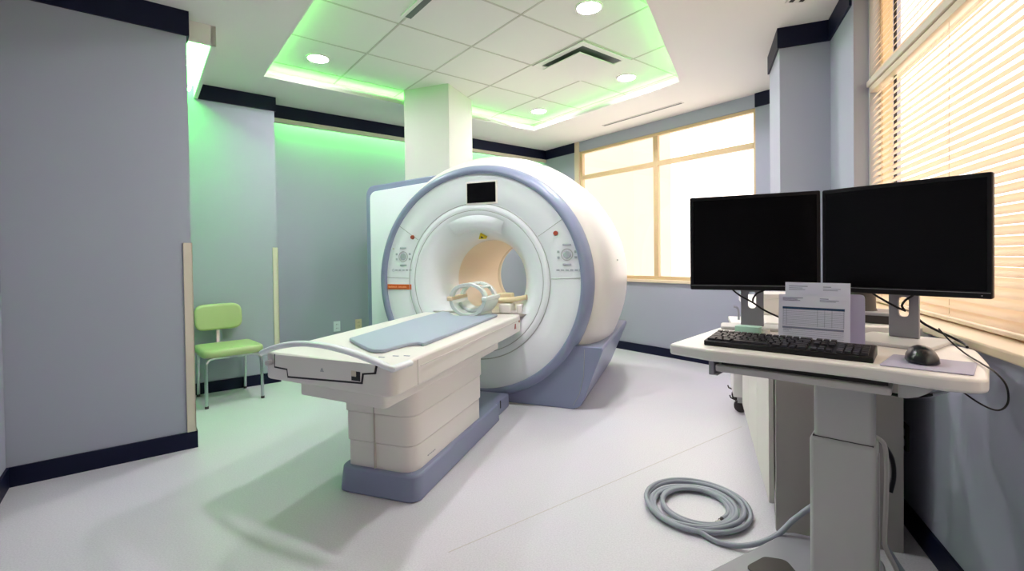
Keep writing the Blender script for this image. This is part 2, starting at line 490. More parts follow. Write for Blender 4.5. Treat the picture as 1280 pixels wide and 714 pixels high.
# outside: pale building seen through the left panes
t = thing('neighbouring_building', 'pale building standing outside behind the left panes of the rear window', 'building', ab(9.5, 7.5, 0))
Mi = inv(t)
bm = new(); box(bm, 9.0, 10.5, 6.9, 12.5, -1, 6.2, MAB); link('facade', bm, M_BUILD, t, Mi)
bm = new(); box(bm, 8.9, 10.6, 6.8, 12.6, 6.2, 6.4, MAB); link('parapet', bm, M_BUILD, t, Mi)

# ================================================================== LIGHTS OF THE ROOM
def led(name, label, pts, r, m, cat='light'):
    bm = new(); tube(bm, pts, r, 8); o = link(name, bm, m); return tag(o, label, cat)
def cove_led(label, p, q):
    u, v = Vector(p), Vector(q)
    led('led_strip', label, [(u.x, u.y, H+.050), (v.x, v.y, H+.050)], .006, M_LED)
mid = offset_poly(tray, .07)
names = ['green LED strip along the rear edge of the ceiling tray', 'green LED strip along the window side of the ceiling tray',
         'green LED strip along the slanted right edge of the ceiling tray', 'green LED strip along the left edge of the ceiling tray']
for i in range(4):
    u = Vector(mid[i]); v = Vector(mid[(i+1) % 4]); d = (v-u)*.02
    cove_led(names[i], u+d, v-d)
led('led_strip', 'green LED strip behind the navy fascia of the rear wall', [ab(1.1, 5.375, H-.05), ab(4.7, 5.375, H-.05)], .009, M_LED2)
t = thing('slot_light', 'green slot light in the ceiling box over the chair alcove', 'light', ab(.33, 4.36, BZ0+.03))
for aa in (.30, .365):
    bm = new(); tube(bm, [ab(aa, 3.76, BZ0+.06), ab(aa, 4.99, BZ0+.06)], .012, 8); link('tube', bm, M_LED3, t, inv(t))
bm = new(); box(bm, .262, .40, 3.74, 5.0, H-.03, H-.02, MAB); link('tray', bm, M_CEIL, t, inv(t))

def downlight(label):
    t = thing('ceiling_downlight', label, 'light', (0, 0, HT), 0, 'round downlights in the ceiling tray')
    bm = new(); lathe(bm, [(.076, -.001), (.079, -.010), (.092, -.006), (.094, .0), (.076, -.001)], (0, 0, 0), 40, 'Z'); link('trim_ring', bm, M_CEIL, t)
    bm = new(); cyl(bm, (0, 0, -.0075), .077, .004, 40); link('lens', bm, M_LENS, t)
    return t
dl = downlight('round downlight in the left corner of the ceiling tray, nearest the alcove')
dl.location = ab(1.198, 4.103, HT)
for (a, b, l) in ((2.409, 2.197, 'round downlight at the front of the ceiling tray, largest of the four in view'),
                  (3.632, 2.851, 'round downlight in the right corner of the ceiling tray, beside the square vent'),
                  (3.640, 4.105, 'round downlight in the far corner of the ceiling tray, to the right of the chase'),
                  (1.198, 2.45, 'added unseen round fill downlight by the near left edge of the ceiling tray, above the patient table end')):  # this last downlight is an added fill lamp, out of view
    o = copy_tree(dl); o.location = ab(a, b, HT); o['label'] = l

# square diffuser: tile a 2.724..3.341, b 2.548..3.165
t = thing('ceiling_vent', 'square air diffuser with a dropped flat panel in the ceiling tray', 'vent', ab(3.03, 2.857, HT-.01))
Mi = inv(t) @ MAB
bm = new(); holed(bm, rect(2.735, 3.33, 2.559, 3.154), [rect(2.79, 3.275, 2.614, 3.10)], HT-.012); extrude_all(bm, Vector((0, 0, .008))); link('frame', bm, M_TRAYC, t, Mi)
bm = new(); box(bm, 2.785, 3.28, 2.61, 3.105, HT-.004, HT-.002); link('throat', bm, M_DARKVENT, t, Mi)
bm = new(); box(bm, 2.80, 3.23, 2.655, 3.095, HT-.048, HT-.040); box(bm, 2.9, 3.1, 2.75, 2.95, HT-.041, HT-.003); link('panel', bm, M_TRAYC, t, Mi, .002)

def linear(name, label, a0, a1, b0, b1, z, M=MAB, slots=1, cat='vent'):
    cx, cy = (a0+a1)/2, (b0+b1)/2
    t = thing(name, label, cat, (M @ Vector((cx, cy, z))))
    Mi = inv(t) @ M
    bm = new(); box(bm, a0, a1, b0, b1, z-.006, z+.001); link('frame', bm, M_TRAYC, t, Mi, .001)
    w = (a1-a0)/slots
    for k in range(slots):
        bm = new(); box(bm, a0+w*(k+.28), a0+w*(k+.72), b0+.012, b1-.012, z-.0075, z-.004); link('slot', bm, M_DARKVENT if slots == 1 else M_DARKSEAM, t, Mi)
    return t
linear('slot_diffuser', 'long thin slot diffuser in the ceiling above the rear window', 4.395, 4.445, 2.76, 3.82, H)
linear('slot_diffuser', 'dark slot diffuser between tiles at the near edge of the ceiling tray', 1.445, 1.545, 1.9, 3.05, HT-.002)
Ms = Matrix.Translation((.55, 3.43, 0)) @ Matrix.Rotation(R(18), 4, 'Z')
linear('slot_diffuser', 'short ceiling diffuser with two black slots near the boxed column', -.06, .06, -.75, .0, H, Ms, 2)

# ================================================================== MRI SCANNER
GX, GY, GZ = -1.727, 3.52, .983
g = thing('mri_scanner', 'large white round-faced MRI scanner with a slate blue rim, at the room centre', 'scanner', (GX, GY, 0))
def gp(name, bm, m, parent=None, **k): return link(name, bm, m, parent or g, None, **k)
cz = (0, 0, GZ)
ARC = lambda r0, d0, r1, d1, n=8: [(r0+(r1-r0)*math.sin(PI/2*k/n), d0+(d1-d0)*(1-math.cos(PI/2*k/n))) for k in range(n+1)]
# front cover with two turned seams and the funnel
prof = [(.884, .02), (.882, -.004), (.645, -.012), (.640, -.008), (.635, -.012), (.588, -.014), (.584, -.010), (.580, -.013)]
prof += [(.350+.228*(1-math.sin(PI/2*k/14))**1.25, -.013+.36*(k/14)**1.35) for k in range(0, 15)]
bm = new(); lathe(bm, prof, cz, 128); front = gp('front_cover', bm, M_SHELL, smooth=50)
# seam lines (thin turned grooves read as grey lines)
for r, w in ((.640, .0045), (.584, .004)):
    bm = new(); lathe(bm, [(r-w, -.0105), (r-w*.5, -.0145), (r+w*.5, -.0145), (r+w, -.0105)], cz, 128); gp('ring_seam', bm, M_SEAM, front)
for a0 in (2, 33, 147, 178):
    a = R(a0); ca, sa = math.cos(a), math.sin(a)
    bm = new(); tube(bm, [(ca*.648, -.0112, GZ+sa*.648), (ca*.882, -.0045, GZ+sa*.882)], .0026, 6); gp('panel_seam', bm, M_SEAM, front)
bm = new(); lathe(bm, [(.349, .345), (.349, 1.30), (.36, 1.36), (.40, 1.44), (.50, 1.55), (.62, 1.64)], cz, 96); gp('bore_tunnel', bm, M_BORE, smooth=50)
bm = new(); lathe(bm, [(.3485, 1.25), (.340, 1.27), (.340, 1.30), (.3485, 1.32)], cz, 96); gp('bore_rim', bm, M_CREAM)
bm = new(); lathe(bm, [(.880, .012), (.882, -.022), (.892, -.034), (.912, -.036), (.935, -.022), (.952, .01), (.962, .06), (.966, .11), (.95, .16)], cz, 128)
for v in bm.verts: v.co.z = max(v.co.z, .012)
gp('trim_ring', bm, M_BLUE, smooth=60)
bm = new(); lathe(bm, [(.94, .09), (.985, .10), (1.035, .16), (1.07, .26), (1.092, .42), (1.10, .60), (1.095, .80), (1.07, 1.05), (1.02, 1.30), (.95, 1.50), (.86, 1.62), (.78, 1.655), (.60, 1.655)], cz, 128)
for v in bm.verts:
    v.co.x *= 1.0; v.co.z = max(v.co.z, .03)
shell = gp('outer_shell', bm, M_SHELLW, smooth=60)
a = R(64); bm = new()
pr = [(1.037, .16), (1.0725, .26), (1.0945, .42), (1.1025, .60), (1.0975, .80), (1.0725, 1.05)]
tube(bm, [(r*math.cos(a), d, GZ+r*math.sin(a)) for r, d in pr], .0022, 6); gp('shell_seam', bm, M_SEAM, shell)
# housing to the left behind the rim
hp = [(-1.345, .03), (-1.345, 1.83), (-1.30, 1.895), (-.60, 1.945), (-.42, 1.945), (-.42, .03)]
hp = rounded(hp, [.02, .10, .10, .0, 0, 0])
bm = new(); prism(bm, hp, .30, 1.45, MXZ); hs = gp('side_housing', bm, M_BLUE, bevel=.03, seg=4)
hp2 = rounded([(-1.285, .05), (-1.285, 1.79), (-1.25, 1.835), (-.60, 1.885), (-.45, 1.885), (-.45, .05)], [.02, .08, .08, 0, 0, 0])
bm = new(); prism(bm, hp2, .285, .31, MXZ); gp('housing_panel', bm, M_SHELL, hs, bevel=.006)
# plinth
pl = rounded([(-.915, 0), (.80, 0), (.865, .03), (1.035, .47), (1.025, .49), (.60, .49), (-.60, .49), (-1.12, .47)], [.03, .05, .10, .02, .01, 0, 0, 0])
bm = new(); prism(bm, pl, .025, 1.60, MXZ); fo = gp('plinth', bm, M_BLUE, bevel=.02, seg=3)
for v in fo.data.vertices:
    if v.co.y > 1: v.co.x *= .93 if v.co.z < .2 else .95
bm = new(); tube(bm, [(.895, .022, .468), (.885, .022, .26), (.85, .022, .12), (.80, .022, .03)], .0022, 6); gp('plinth_seam', bm, M_SEAM, fo)
bm = new(); lathe(bm, [(.340, 1.02), (.332, 1.025), (.332, 1.055), (.340, 1.06)], cz, 48, 'Y', R(-25), R(40)); gp('bore_lamp', bm, M_BLAMP)
# shelf inside the bore for the sliding table
bm = new(); sh = []
for k in range(13):
    t_ = k/12; sh.append(t_)
zs = .7225-GZ
def half(r): return math.sqrt(max(r*r-zs*zs, 0))
fr = lambda d: .350+.228*(1-math.sin(PI/2*min(1, max(0, ((d+.013)/.36))**(1/1.35))))**1.25
ys = [.02, .06, .1, .16, .22, .3, .36, .6, 1.0, 1.3]
L_ = [bm.verts.new((-half(max(fr(y), .35))+.004, y, .7225)) for y in ys]; R_ = [bm.verts.new((half(max(fr(y), .35))-.004, y, .7225)) for y in ys]
for i in range(len(ys)-1): bm.faces.new((L_[i], L_[i+1], R_[i+1], R_[i]))
f0 = [bm.verts.new((v.co.x*.9, v.co.y, .70)) for v in (L_[0], R_[0])]
bm.faces.new((L_[0], R_[0], f0[1], f0[0]))
gp('bore_shelf', bm, M_SHELLW, solid=.004)
# visor lip over the bore
bm = new()
pts = [(.435*math.cos(a), .052+.0*0, GZ+.435*math.sin(a)-.0) for a in [R(62+56*k/20) for k in range(21)]]
n_ = len(pts)
rows = []
for k, p in enumerate(pts):
    s = math.sin(PI*k/(n_-1)); a = R(62+56*k/20)
    row = []
    for (r, d) in ((.545, -.006), (.50, .004), (.455, .02+.0), (.430, .05), (.428, .075)):
        rr = r; dd = d - .024*s*(1 if r < .53 else 0)
        row.append(bm.verts.new((rr*math.cos(a), dd + .018*(1-s)*(r < .5), GZ+rr*math.sin(a))))
    rows.append(row)
for k in range(n_-1):
    for j in range(4): bm.faces.new((rows[k][j], rows[k+1][j], rows[k+1][j+1], rows[k][j+1]))
gp('lamp_visor', bm, M_SHELL, front, smooth=60)
# display
bm = new(); box(bm, -.075, .205, -.017, -.004, 1.612, 1.800); ds = gp('display_bezel', bm, M_SHELLW, bevel=.004)
bm = new(); box(bm, -.063, .192, -.0195, -.016, 1.626, 1.788); gp('display_screen', bm, M_BLACK, ds)
# control panels
def control(x, z, flip):
    yy = -.0115
    bm = new(); lathe(bm, [(.040, yy), (.040, yy-.002), (.047, yy-.002), (.047, yy)], (x, 0, z), 32); cp = gp('control_dial', bm, M_SEAM, front, label='thin grey control dial ring')
    bm = new(); lathe(bm, [(0, yy-.003), (.026, yy-.003), (.030, yy)], (x, 0, z), 24); gp('dial_key', bm, M_CTRL, cp)
    for dx, dz in ((.068, .022), (.068, -.022), (-.068, .022), (-.068, -.022)):
        bm = new(); box(bm, x+dx-.010, x+dx+.010, yy-.002, yy+.002, z+dz-.009, z+dz+.009); gp('button', bm, M_CTRL, cp, bevel=.002)
    for dz in (.075, -.075):
        bm = new(); box(bm, x-.034, x+.034, yy-.002, yy+.002, z+dz-.007, z+dz+.007); gp('button', bm, M_CTRL, cp, bevel=.002)
    for k in range(5):
        bm = new(); box(bm, x-.085+.036*k, x-.06+.036*k, yy-.0015, yy+.002, z-.118-.005, z-.118+.005); gp('indicator', bm, M_CTRL, cp)
    bm = new(); cyl(bm, (x+.10*flip, yy-.004, z+.07), .008, .006, 16, 'Y'); gp('indicator_lamp', bm, M_CLEAR, cp)
    bm = new(); lathe(bm, [(.009, yy), (.009, yy-.002), (.012, yy-.002), (.012, yy)], (x+.105*flip, 0, z-.118), 20); gp('socket', bm, M_CTRL, cp)
control(-.702, 1.195, -1); control(.775, 1.192, 1)
for x, z in ((-.602, 1.362), (.687, 1.357)):
    bm = new(); cyl(bm, (x, -.024, z), .016, .014, 24, 'Y', .019); gp('stop_button', bm, M_RED, front, label='round dark red stop button')
# orange plate with pale lettering (not legible in the photograph)
bm = new(); box(bm, -.872, -.622, -.014, -.006, .907, .952); op = gp('name_plate', bm, M_ORANGE, bevel=.002, label='orange name plate with pale lettering')
bm = new(); x = -.860
for w in (.014, .009, .011, .010, .012, .011, .009, .012, -1, .006, -1, .012, .010, .011, .009, .013, .010, .012, .009):
    if w < 0: x += .006; continue
    box(bm, x, x+w-.002, -.0155, -.0135, .922, .936 if w > .0095 else .932); x += w
gp('lettering', bm, M_ORANGEL, op)
# warning sticker on the funnel
bm = new()
tri = rounded([(-.040, 0), (.040, 0), (0, .066)], .006, 3)
Mw = Matrix.Translation((-.01, .165, 1.345)) @ Matrix.Rotation(R(50), 4, 'X') @ MXZ
prism(bm, tri, -.012, .03, Mw); st = gp('warning_sticker', bm, M_YEL, front, label='yellow warning triangle sticker')
bm = new(); prism(bm, rounded([(-.014, .012), (.014, .012), (0, .040)], .003, 3), -.0135, -.011, Mw); gp('sticker_symbol', bm, M_DARKSEAM, st)
bm = new(); cyl(bm, (1.083, .42, GZ+.16), .006, .01, 12, 'Y'); gp('shell_screw', bm, M_SEAM, shell)

# ================================================================== PATIENT TABLE (own frame)
PHT = R(4.4); TX, TY = -1.55, 1.636
MT = Matrix.Translation((TX, TY, 0)) @ Matrix.Rotation(PHT, 4, 'Z')
tb = thing('patient_table', 'white patient table with a slate blue base in front of the scanner bore', 'table', (TX, TY, 0), PHT)
def tp(name, bm, m, parent=None, **k): return link(name, bm, m, parent or tb, None, **k)
P0, P1 = Vector((.34, 0)), Vector((-.49, .15))
FD = (P1-P0); FN = Vector((FD.y, -FD.x)).normalized()
if FN.y > 0: FN = -FN
def fp(s, off=0.):
    q = P0+FD*s+FN*off; return q
# base
bs = rounded([(-.165, .27), (.302, .25), (.302, 1.48), (-.165, 1.48)], [.06, .07, .02, .02])
bm = new(); prism(bm, bs, 0, .125, None, .03); base = tp('base', bm, M_BLUE, bevel=.012, seg=3)
bm = new(); prism(bm, rect(-.13, .268, 1.47, 1.80), 0.002, .105); tp('base_link', bm, M_BLUE, base, bevel=.01)
bm = new(); box(bm, .2665, .2695, 1.58, 1.60, .05, .106); tp('link_seam', bm, M_DARKSEAM, base)
# bellows column: three tiers, each a little wider than the one below
tiers = [(.115, .255, .0), (.255, .405, .006), (.405, .545, .012)]
for z0, z1, e in tiers:
    pg = rounded([(-.125-e, .315-e), (.262+e, .295-e), (.272+e, 1.17+e), (-.125-e, 1.17+e)], [.03, .085, .03, .03])
    bm = new(); prism(bm, pg, z0, z1-.002); tp('column_panel', bm, M_SHELLW, bevel=.005)
bm = new(); box(bm, .045, .047, .288, .31, .13, .53); tp('column_seam', bm, M_SEAMW)
bm = new()
for k in range(5): box(bm, .2636, .2660, .44+.018*k, .452+.018*k, .158, .163)
tp('small_lettering', bm, M_SEAM)
# under tray
ug = rounded([tuple(fp(.09, -.03)), tuple(fp(.74, -.03)), (-.27, 1.25), (-.27, 1.47), (.30, 1.47), (.30, 1.25)], [.03, .03, 0, 0, 0, 0])
bm = new(); prism(bm, ug, .520, .60); tp('under_tray', bm, M_SHELLW, bevel=.008)
# table top body
top = rounded([tuple(fp(0.0)), tuple(fp(1.0)), (-.497, 1.868), (.352, 1.868)], [.055, .055, .02, .02], 8)
bm = new(); prism(bm, top, .585, .722); tt = tp('table_top', bm, M_SHELLW, bevel=.012, seg=3)
bm = new(); tube(bm, [(.3525, .19, .6), (.3525, .19, .715)], .0016, 6); tp('top_seam', bm, M_SEAMW, tt)
bm = new(); box(bm, .349, .3535, .22, 1.862, .678, .681); tp('rail_seam', bm, M_SEAMW, tt)
for (x, y) in ((.165, .16), (.215, .20), (.265, .215)):
    bm = new(); box(bm, x, x+.03, y, y+.008, .721, .7235); tp('button', bm, M_INKG, tt)
bm = new(); prism(bm, [(1.70, .628), (1.735, .628), (1.728, .665), (1.716, .668)], .351, .3545, MYZ); tp('warning_mark', bm, M_RED, tt, label='small dark red mark on the side')
bm = new(); cyl(bm, (0, 0, 0), .008, .004, 16); tp('side_button', bm, M_RED, tt, M=None) if False else bm.free()
bm = new(); lathe(bm, [(0, .002), (.009, .002), (.009, -.004)], (0, 0, 0), 16, 'Y'); bmesh.ops.transform(bm, matrix=Matrix.Translation((.352, 1.82, .672)) @ Matrix.Rotation(R(90), 4, 'Z'), verts=bm.verts[:]); tp('side_button', bm, M_RED, tt)
# front drawer: stepped panel with a dark gap round it
outl = [(.890, .716), (.893, .655), (.785, .652), (.778, .617), (.215, .640), (.206, .680), (.122, .690), (.110, .727)]
def front_mat(off):
    o = P0+FN*off
    return Matrix(((FD.x, 0, FN.x, o.x), (FD.y, 0, FN.y, o.y), (0, 1, 0, 0), (0, 0, 0, 1)))
sc = lambda q, gx, gz: [(.5+(s-.5)*(1+gx), .675+(z-.675)*(1+gz)) for s, z in q]
gap = [(.903, .714), (.905, .647), (.797, .644), (.790, .607), (.207, .631), (.198, .673), (.113, .683), (.101, .722)]
bm = new(); prism(bm, gap, -.002, .0035, front_mat(.0)); dg = tp('drawer_gap', bm, M_DARKSEAM, tt)
bm = new(); prism(bm, outl, .002, .007, front_mat(.0)); dr = tp('drawer', bm, M_SHELLW, bevel=.0015)
bm = new(); prism(bm, [(.215, .643), (.277, .643), (.277, .685), (.215, .685)], .0065, .0085, front_mat(0)); tp('finger_notch', bm, M_DARKSEAM, dr)
bm = new(); prism(bm, [(.243, .662), (.277, .662), (.277, .687), (.243, .687)], .008, .010, front_mat(0)); tp('latch', bm, M_CREAM, dr)
bm = new(); prism(bm, [(.485, .662), (.512, .662), (.512, .666), (.485, .666)], .0065, .0082, front_mat(0))
prism(bm, [(.488, .667), (.509, .667), (.504, .676), (.497, .681), (.493, .675)], .0065, .0082, front_mat(0)); tp('emblem', bm, M_SEAM, dr)
# arched handle bar over the drawer
bar = []
for k in range(33):
    s = k/32; s_ = -.005+1.0*s
    z = .712+.084*math.sin(PI*min(1, max(0, s*.98+.01)))**.85
    q = fp(s_, .012+.035*math.sin(PI*s)); bar.append((q.x, q.y, z))
bar = [(.345, .13, .712)]+bar+[(-.493, .26, .712)]
bm = new(); tube(bm, bar, .015, 12, flat=(.020, .014)); tp('handle_bar', bm, M_SHELL, smooth=60)
bm = new(); q = fp(.93, .02); cyl(bm, (q.x, q.y-.01, .672), .013, .03, 16, 'Y'); tp('bar_stud', bm, M_GREYM)

# pad lying on the table
ps = [(-.235, .488), (-.10, .37), (.045, .255), (.09, .235), (.139, .242), (.150, .35), (.165, .425), (.205, .468), (.246, .438), (.240, 1.0), (.222, 1.692), (.125, 1.70), (.115, 1.55), (-.075, 1.55), (-.22, 1.76), (-.30, 1.80), (-.29, 1.3)]
pr_ = rounded(ps, [.01, .06, .04, .03, .02, .03, .03, .02, .02, 0, .02, .05, .06, .06, .03, .02, 0], 4)
bm = new(); prism(bm, pr_, .7225, .742, MT)
tag(link('table_pad', bm, M_PAD, None, None, bevel=.006, seg=3), 'blue-grey cushioned pad lying on the white patient table', 'pad')

# head coil standing on the table at the bore
hc = thing('head_coil', 'pale open head coil cradle with arched top, at the bore end of the table', 'head coil', MT @ Vector((.02, 1.72, .7225)), PHT)
MH = Matrix.Identity(4)
def hcp(name, bm, m, parent=None, **k): return link(name, bm, m, parent or hc, None, **k)
zc = .145                          # split height above table
def arcring(bm, y0, y1, r0, r1, a0, a1, n=24, sx=1., sz=1.):
    rows = []
    for k in range(n+1):
        a = a0+(a1-a0)*k/n; c, s = math.cos(a)*sx, math.sin(a)*sz
        rows.append([bm.verts.new((r*c, y, zc+r*s)) for r, y in ((r0, y0), (r1, y0), (r1, y1), (r0, y1))])
    for k in range(n):
        for j in range(4): bm.faces.new((rows[k][j], rows[k][(j+1) % 4], rows[k+1][(j+1) % 4], rows[k+1][j]))
    bm.faces.new(rows[0]); bm.faces.new(rows[-1][::-1])
bm = new(); arcring(bm, -.15, .15, .122, .152, PI, 2*PI, 28, 1., .94); hcp('lower_shell', bm, M_COIL, bevel=.004)
bm = new(); arcring(bm, -.06, .10, .095, .123, PI*1.12, PI*1.88, 20, 1., .9); hcp('head_cushion', bm, M_COIL, bevel=.006)
bm = new()
arcring(bm, -.15, -.10, .124, .152, 0, PI, 28, 1., .78)
arcring(bm, .06, .11, .124, .152, 0, PI, 28, 1., .78)
up = hcp('upper_arch', bm, M_COIL, bevel=.003)
for a in (50, 90, 130):
    bm = new(); c, s = math.cos(R(a))*.139, math.sin(R(a))*.139*.78
    tube(bm, [(c, -.13, zc+s), (c, .07, zc+s)], .012, 8, flat=(.024, .012)); hcp('arch_bar', bm, M_COIL, up)
for s in (-1, 1):
    bm = new(); box(bm, s*.142-.022, s*.142+.022, -.165, .15, zc-.018, zc+.016); hcp('side_rail', bm, M_FOAM if s < 0 else M_COIL, bevel=.008)
bm = new(); prism(bm, rounded([(-.075, -.14), (.075, -.14), (.10, .15), (-.10, .15)], .03), 0, .03); hcp('foot_plate', bm, M_COIL, bevel=.006)

# positioning aids beside the coil
pa = thing('coil_mount', 'cream foam block and arm on white mounts, right of the head coil', 'coil mount', MT @ Vector((.235, 1.945, .7225)), PHT)
bm = new(); box(bm, -.07, .03, -.06, .06, 0, .075); link('mount', bm, M_SHELLW, pa, bevel=.008)
bm = new(); box(bm, .075, .115, -.06, .02, 0, .075); link('mount', bm, M_SHELLW, pa, bevel=.008)
bm = new(); box(bm, -.06, .11, -.055, .01, 0, .02); link('mount_plate', bm, M_SHELLW, pa, bevel=.004)
bm = new(); tube(bm, [(-.10, .02, .10), (.02, .0, .108), (.12, -.01, .125), (.155, -.012, .132)], .02, 14); link('arm', bm, M_FOAM, pa)
bm = new(); box(bm, -.12, .015, .03, .10, .075, .16); link('foam_block', bm, M_FOAM, pa, bevel=.012)

# ================================================================== CHAIR (a, b frame)
CH_ROT = math.atan2(AY, AX) + R(5)
ch = thing('side_chair', 'lime green vinyl side chair with steel legs against the alcove wall', 'chair', ab(.582, 4.73, 0))
# local frame: x along a, y along b
ch.rotation_euler.z = CH_ROT
def cpt(name, bm, m, parent=None, **k): return link(name, bm, m, parent or ch, None, **k)
bm = new(); prism(bm, rounded([(-.232, -.245), (.232, -.245), (.225, .20), (-.225, .20)], [.08, .08, .06, .06], 6), .395, .462); cpt('seat', bm, M_GREEN, bevel=.028, seg=4)
# backrest: gently curved padded panel
bm = new(); cols = []
prof_b = rounded([(-.215, .575), (.150, .575), (.150, .80), (-.215, .80)], .08, 6)
prism(bm, prof_b, .165, .215, MXZ)
bmesh.ops.subdivide_edges(bm, edges=[e for e in bm.edges if abs(e.verts[0].co.y-e.verts[1].co.y) < 1e-6 and abs(e.verts[0].co.x-e.verts[1].co.x) > .2], cuts=6)
bmesh.ops.transform(bm, matrix=Matrix.Translation((0, -.02, 0)), verts=bm.verts[:])
for v in bm.verts: v.co.y += -.9*(v.co.x+.03)**2+.0 + (v.co.z-.57)*.10
cpt('backrest', bm, M_GREEN, bevel=.02, seg=4)
bm = new(); tube(bm, [(-.02, .08, .40), (-.025, .17, .41), (-.03, .20, .47), (-.03, .205, .62)], .02, 10, flat=(.03, .010)); cpt('back_stem', bm, M_CHROME)
for s in (-1, 1):
    bm = new(); tube(bm, spline([(s*.03, -.19, .385), (s*.14, -.20, .388), (s*.19, -.215, .370), (s*.203, -.225, .30), (s*.205, -.235, .01)], 6), .0125, 10); lg = cpt('leg', bm, M_CHROME)
    bm = new(); cyl(bm, (s*.205, -.235, 0), .014, .02, 14); cpt('rubber_foot', bm, M_BROWN, lg)
    bm = new(); tube(bm, spline([(s*.03, .13, .385), (s*.14, .14, .388), (s*.18, .17, .370), (s*.183, .20, .30), (s*.183, .225, .01)], 6), .0125, 10); lg = cpt('leg', bm, M_CHROME)
    bm = new(); cyl(bm, (s*.183, .225, 0), .014, .02, 14); cpt('rubber_foot', bm, M_BROWN, lg)
bm = new(); box(bm, -.04, .04, -.20, .16, .380, .396); cpt('seat_frame', bm, M_CHROME, bevel=.003)

# outlets on the rear wall
def outlet(label, a, b, z, m, mface='b'):
    t = thing('wall_outlet', label, 'outlet', ab(a, b, z-.058))
    Mi = inv(t) @ MAB
    bm = new(); box(bm, a-.038, a+.038, b-.006, b, z-.058, z+.058); link('cover_plate', bm, m, t, Mi, .003)
    for dz in (-.022, .022):
        bm = new(); box(bm, a-.017, a+.017, b-.008, b-.005, z+dz-.014, z+dz+.014); so = link('socket', bm, m, t, Mi, .003)
        bm = new(); box(bm, a-.009, a-.006, b-.0085, b-.0075, z+dz-.006, z+dz+.007); box(bm, a+.006, a+.009, b-.0085, b-.0075, z+dz-.006, z+dz+.007); link('slot', bm, M_DARKSEAM, so, Mi)
    return t
outlet('white wall outlet low on the rear wall, left of the cream one', 1.757, 5.5, .414, M_SHELL)
outlet('cream wall outlet low on the rear wall, beside the scanner housing', 2.007, 5.5, .415, M_FOAM)

# ================================================================== COMPUTER CART (own frame)
TH = R(-19.3); OX, OY = .005, 1.664
bx, by = .28, .25                      # cart base point in the desk coordinates
def DL(x, y, z=0): 
    c, s = math.cos(TH), math.sin(TH); return Vector((OX+x*c-y*s, OY+x*s+y*c, z))
cart = thing('computer_cart', 'white height-adjustable computer cart carrying two black monitors', 'cart', DL(bx, by), TH)
MD = Matrix.Translation((-bx, -by, 0))
def dp(name, bm, m, parent=None, **k): return link(name, bm, m, parent or cart, MD, **k)
ZD = .88
wt = [(-.108, -.02), (.04, -.052), (.30, -.028), (.42, -.026), (.58, -.047), (.655, -.03), (.672, .20), (.66, .44), (.56, .525), (-.03, .528), (-.092, .485)]
wt = rounded(wt, [.012, .06, .1, .1, .06, .07, .2, .09, .05, .03, .05], 6)
bm = new(); prism(bm, wt, ZD-.036, ZD); dp('worktop', bm, M_TOP, bevel=.008, seg=3)
bm = new(); prism(bm, rounded([(.036, -.012), (.478, -.012), (.478, .30), (.036, .30)], .012), .806, .826); dp('keyboard_tray', bm, M_GREYM, bevel=.004)
bm = new(); prism(bm, rect(.05, .47, .012, .32), .8265, .8435); dp('tray_gap_shade', bm, M_BROWN)  # dark plate standing in for the shade in the gap above the tray
bm = new(); box(bm, .018, .034, -.012, .25, .795, .846); box(bm, .018, .046, -.012, .25, .793, .798); dp('tray_bracket', bm, M_POST, bevel=.002)
br = [(.490, .846), (.565, .846), (.560, .832), (.548, .818), (.530, .806), (.508, .799), (.490, .798)]
bm = new(); prism(bm, br, .02, .045, MXZ); dp('tray_bracket', bm, M_GREYM, bevel=.003)
# column
bm = new(); box(bm, .2725, .4285, .205, .285, .50, .845); dp('inner_column', bm, M_GREYM, bevel=.012, seg=3)
bm = new(); box(bm, .262, .4345, .195, .300, .07, .594); dp('outer_sleeve', bm, M_GREYM, bevel=.012, seg=3)
bm = new(); box(bm, .270, .4265, .2035, .2915, .590, .5955); dp('sleeve_opening', bm, M_BROWN)
bm = new(); box(bm, .4345, .438, .23, .265, .12, .56); dp('cable_channel', bm, M_GREYM, bevel=.001)
# foot frame
ft = rounded([(-.06, .02), (.13, .555), (.22, .58), (.43, .58), (.50, .02), (.42, -.02), (.30, .12), (.14, .12), (.02, -.04)], [.02, .05, .03, .05, .03, .03, .05, .05, .03], 5)
bm = new(); prism(bm, ft, .045, .072); fo = dp('foot_frame', bm, M_POST, bevel=.006)
bm = new(); prism(bm, rounded([(.06, .20), (.10, .315), (.165, .345), (.24, .25), (.24, .18)], .03, 4), .0725, .076); dp('foot_inset', bm, M_BROWN, fo, bevel=.001)
for x, y in ((-.02, .03), (.15, .53), (.41, .53), (.46, .03)):
    bm = new(); cyl(bm, (x-.010, y, .0225), .0225, .02, 20, 'Y'); 
    w_ = dp('caster', bm, M_BROWN)
    bm = new(); box(bm, x-.018, x-.002, y-.008, y+.028, .030, .046); dp('fork', bm, M_GREYM, w_)
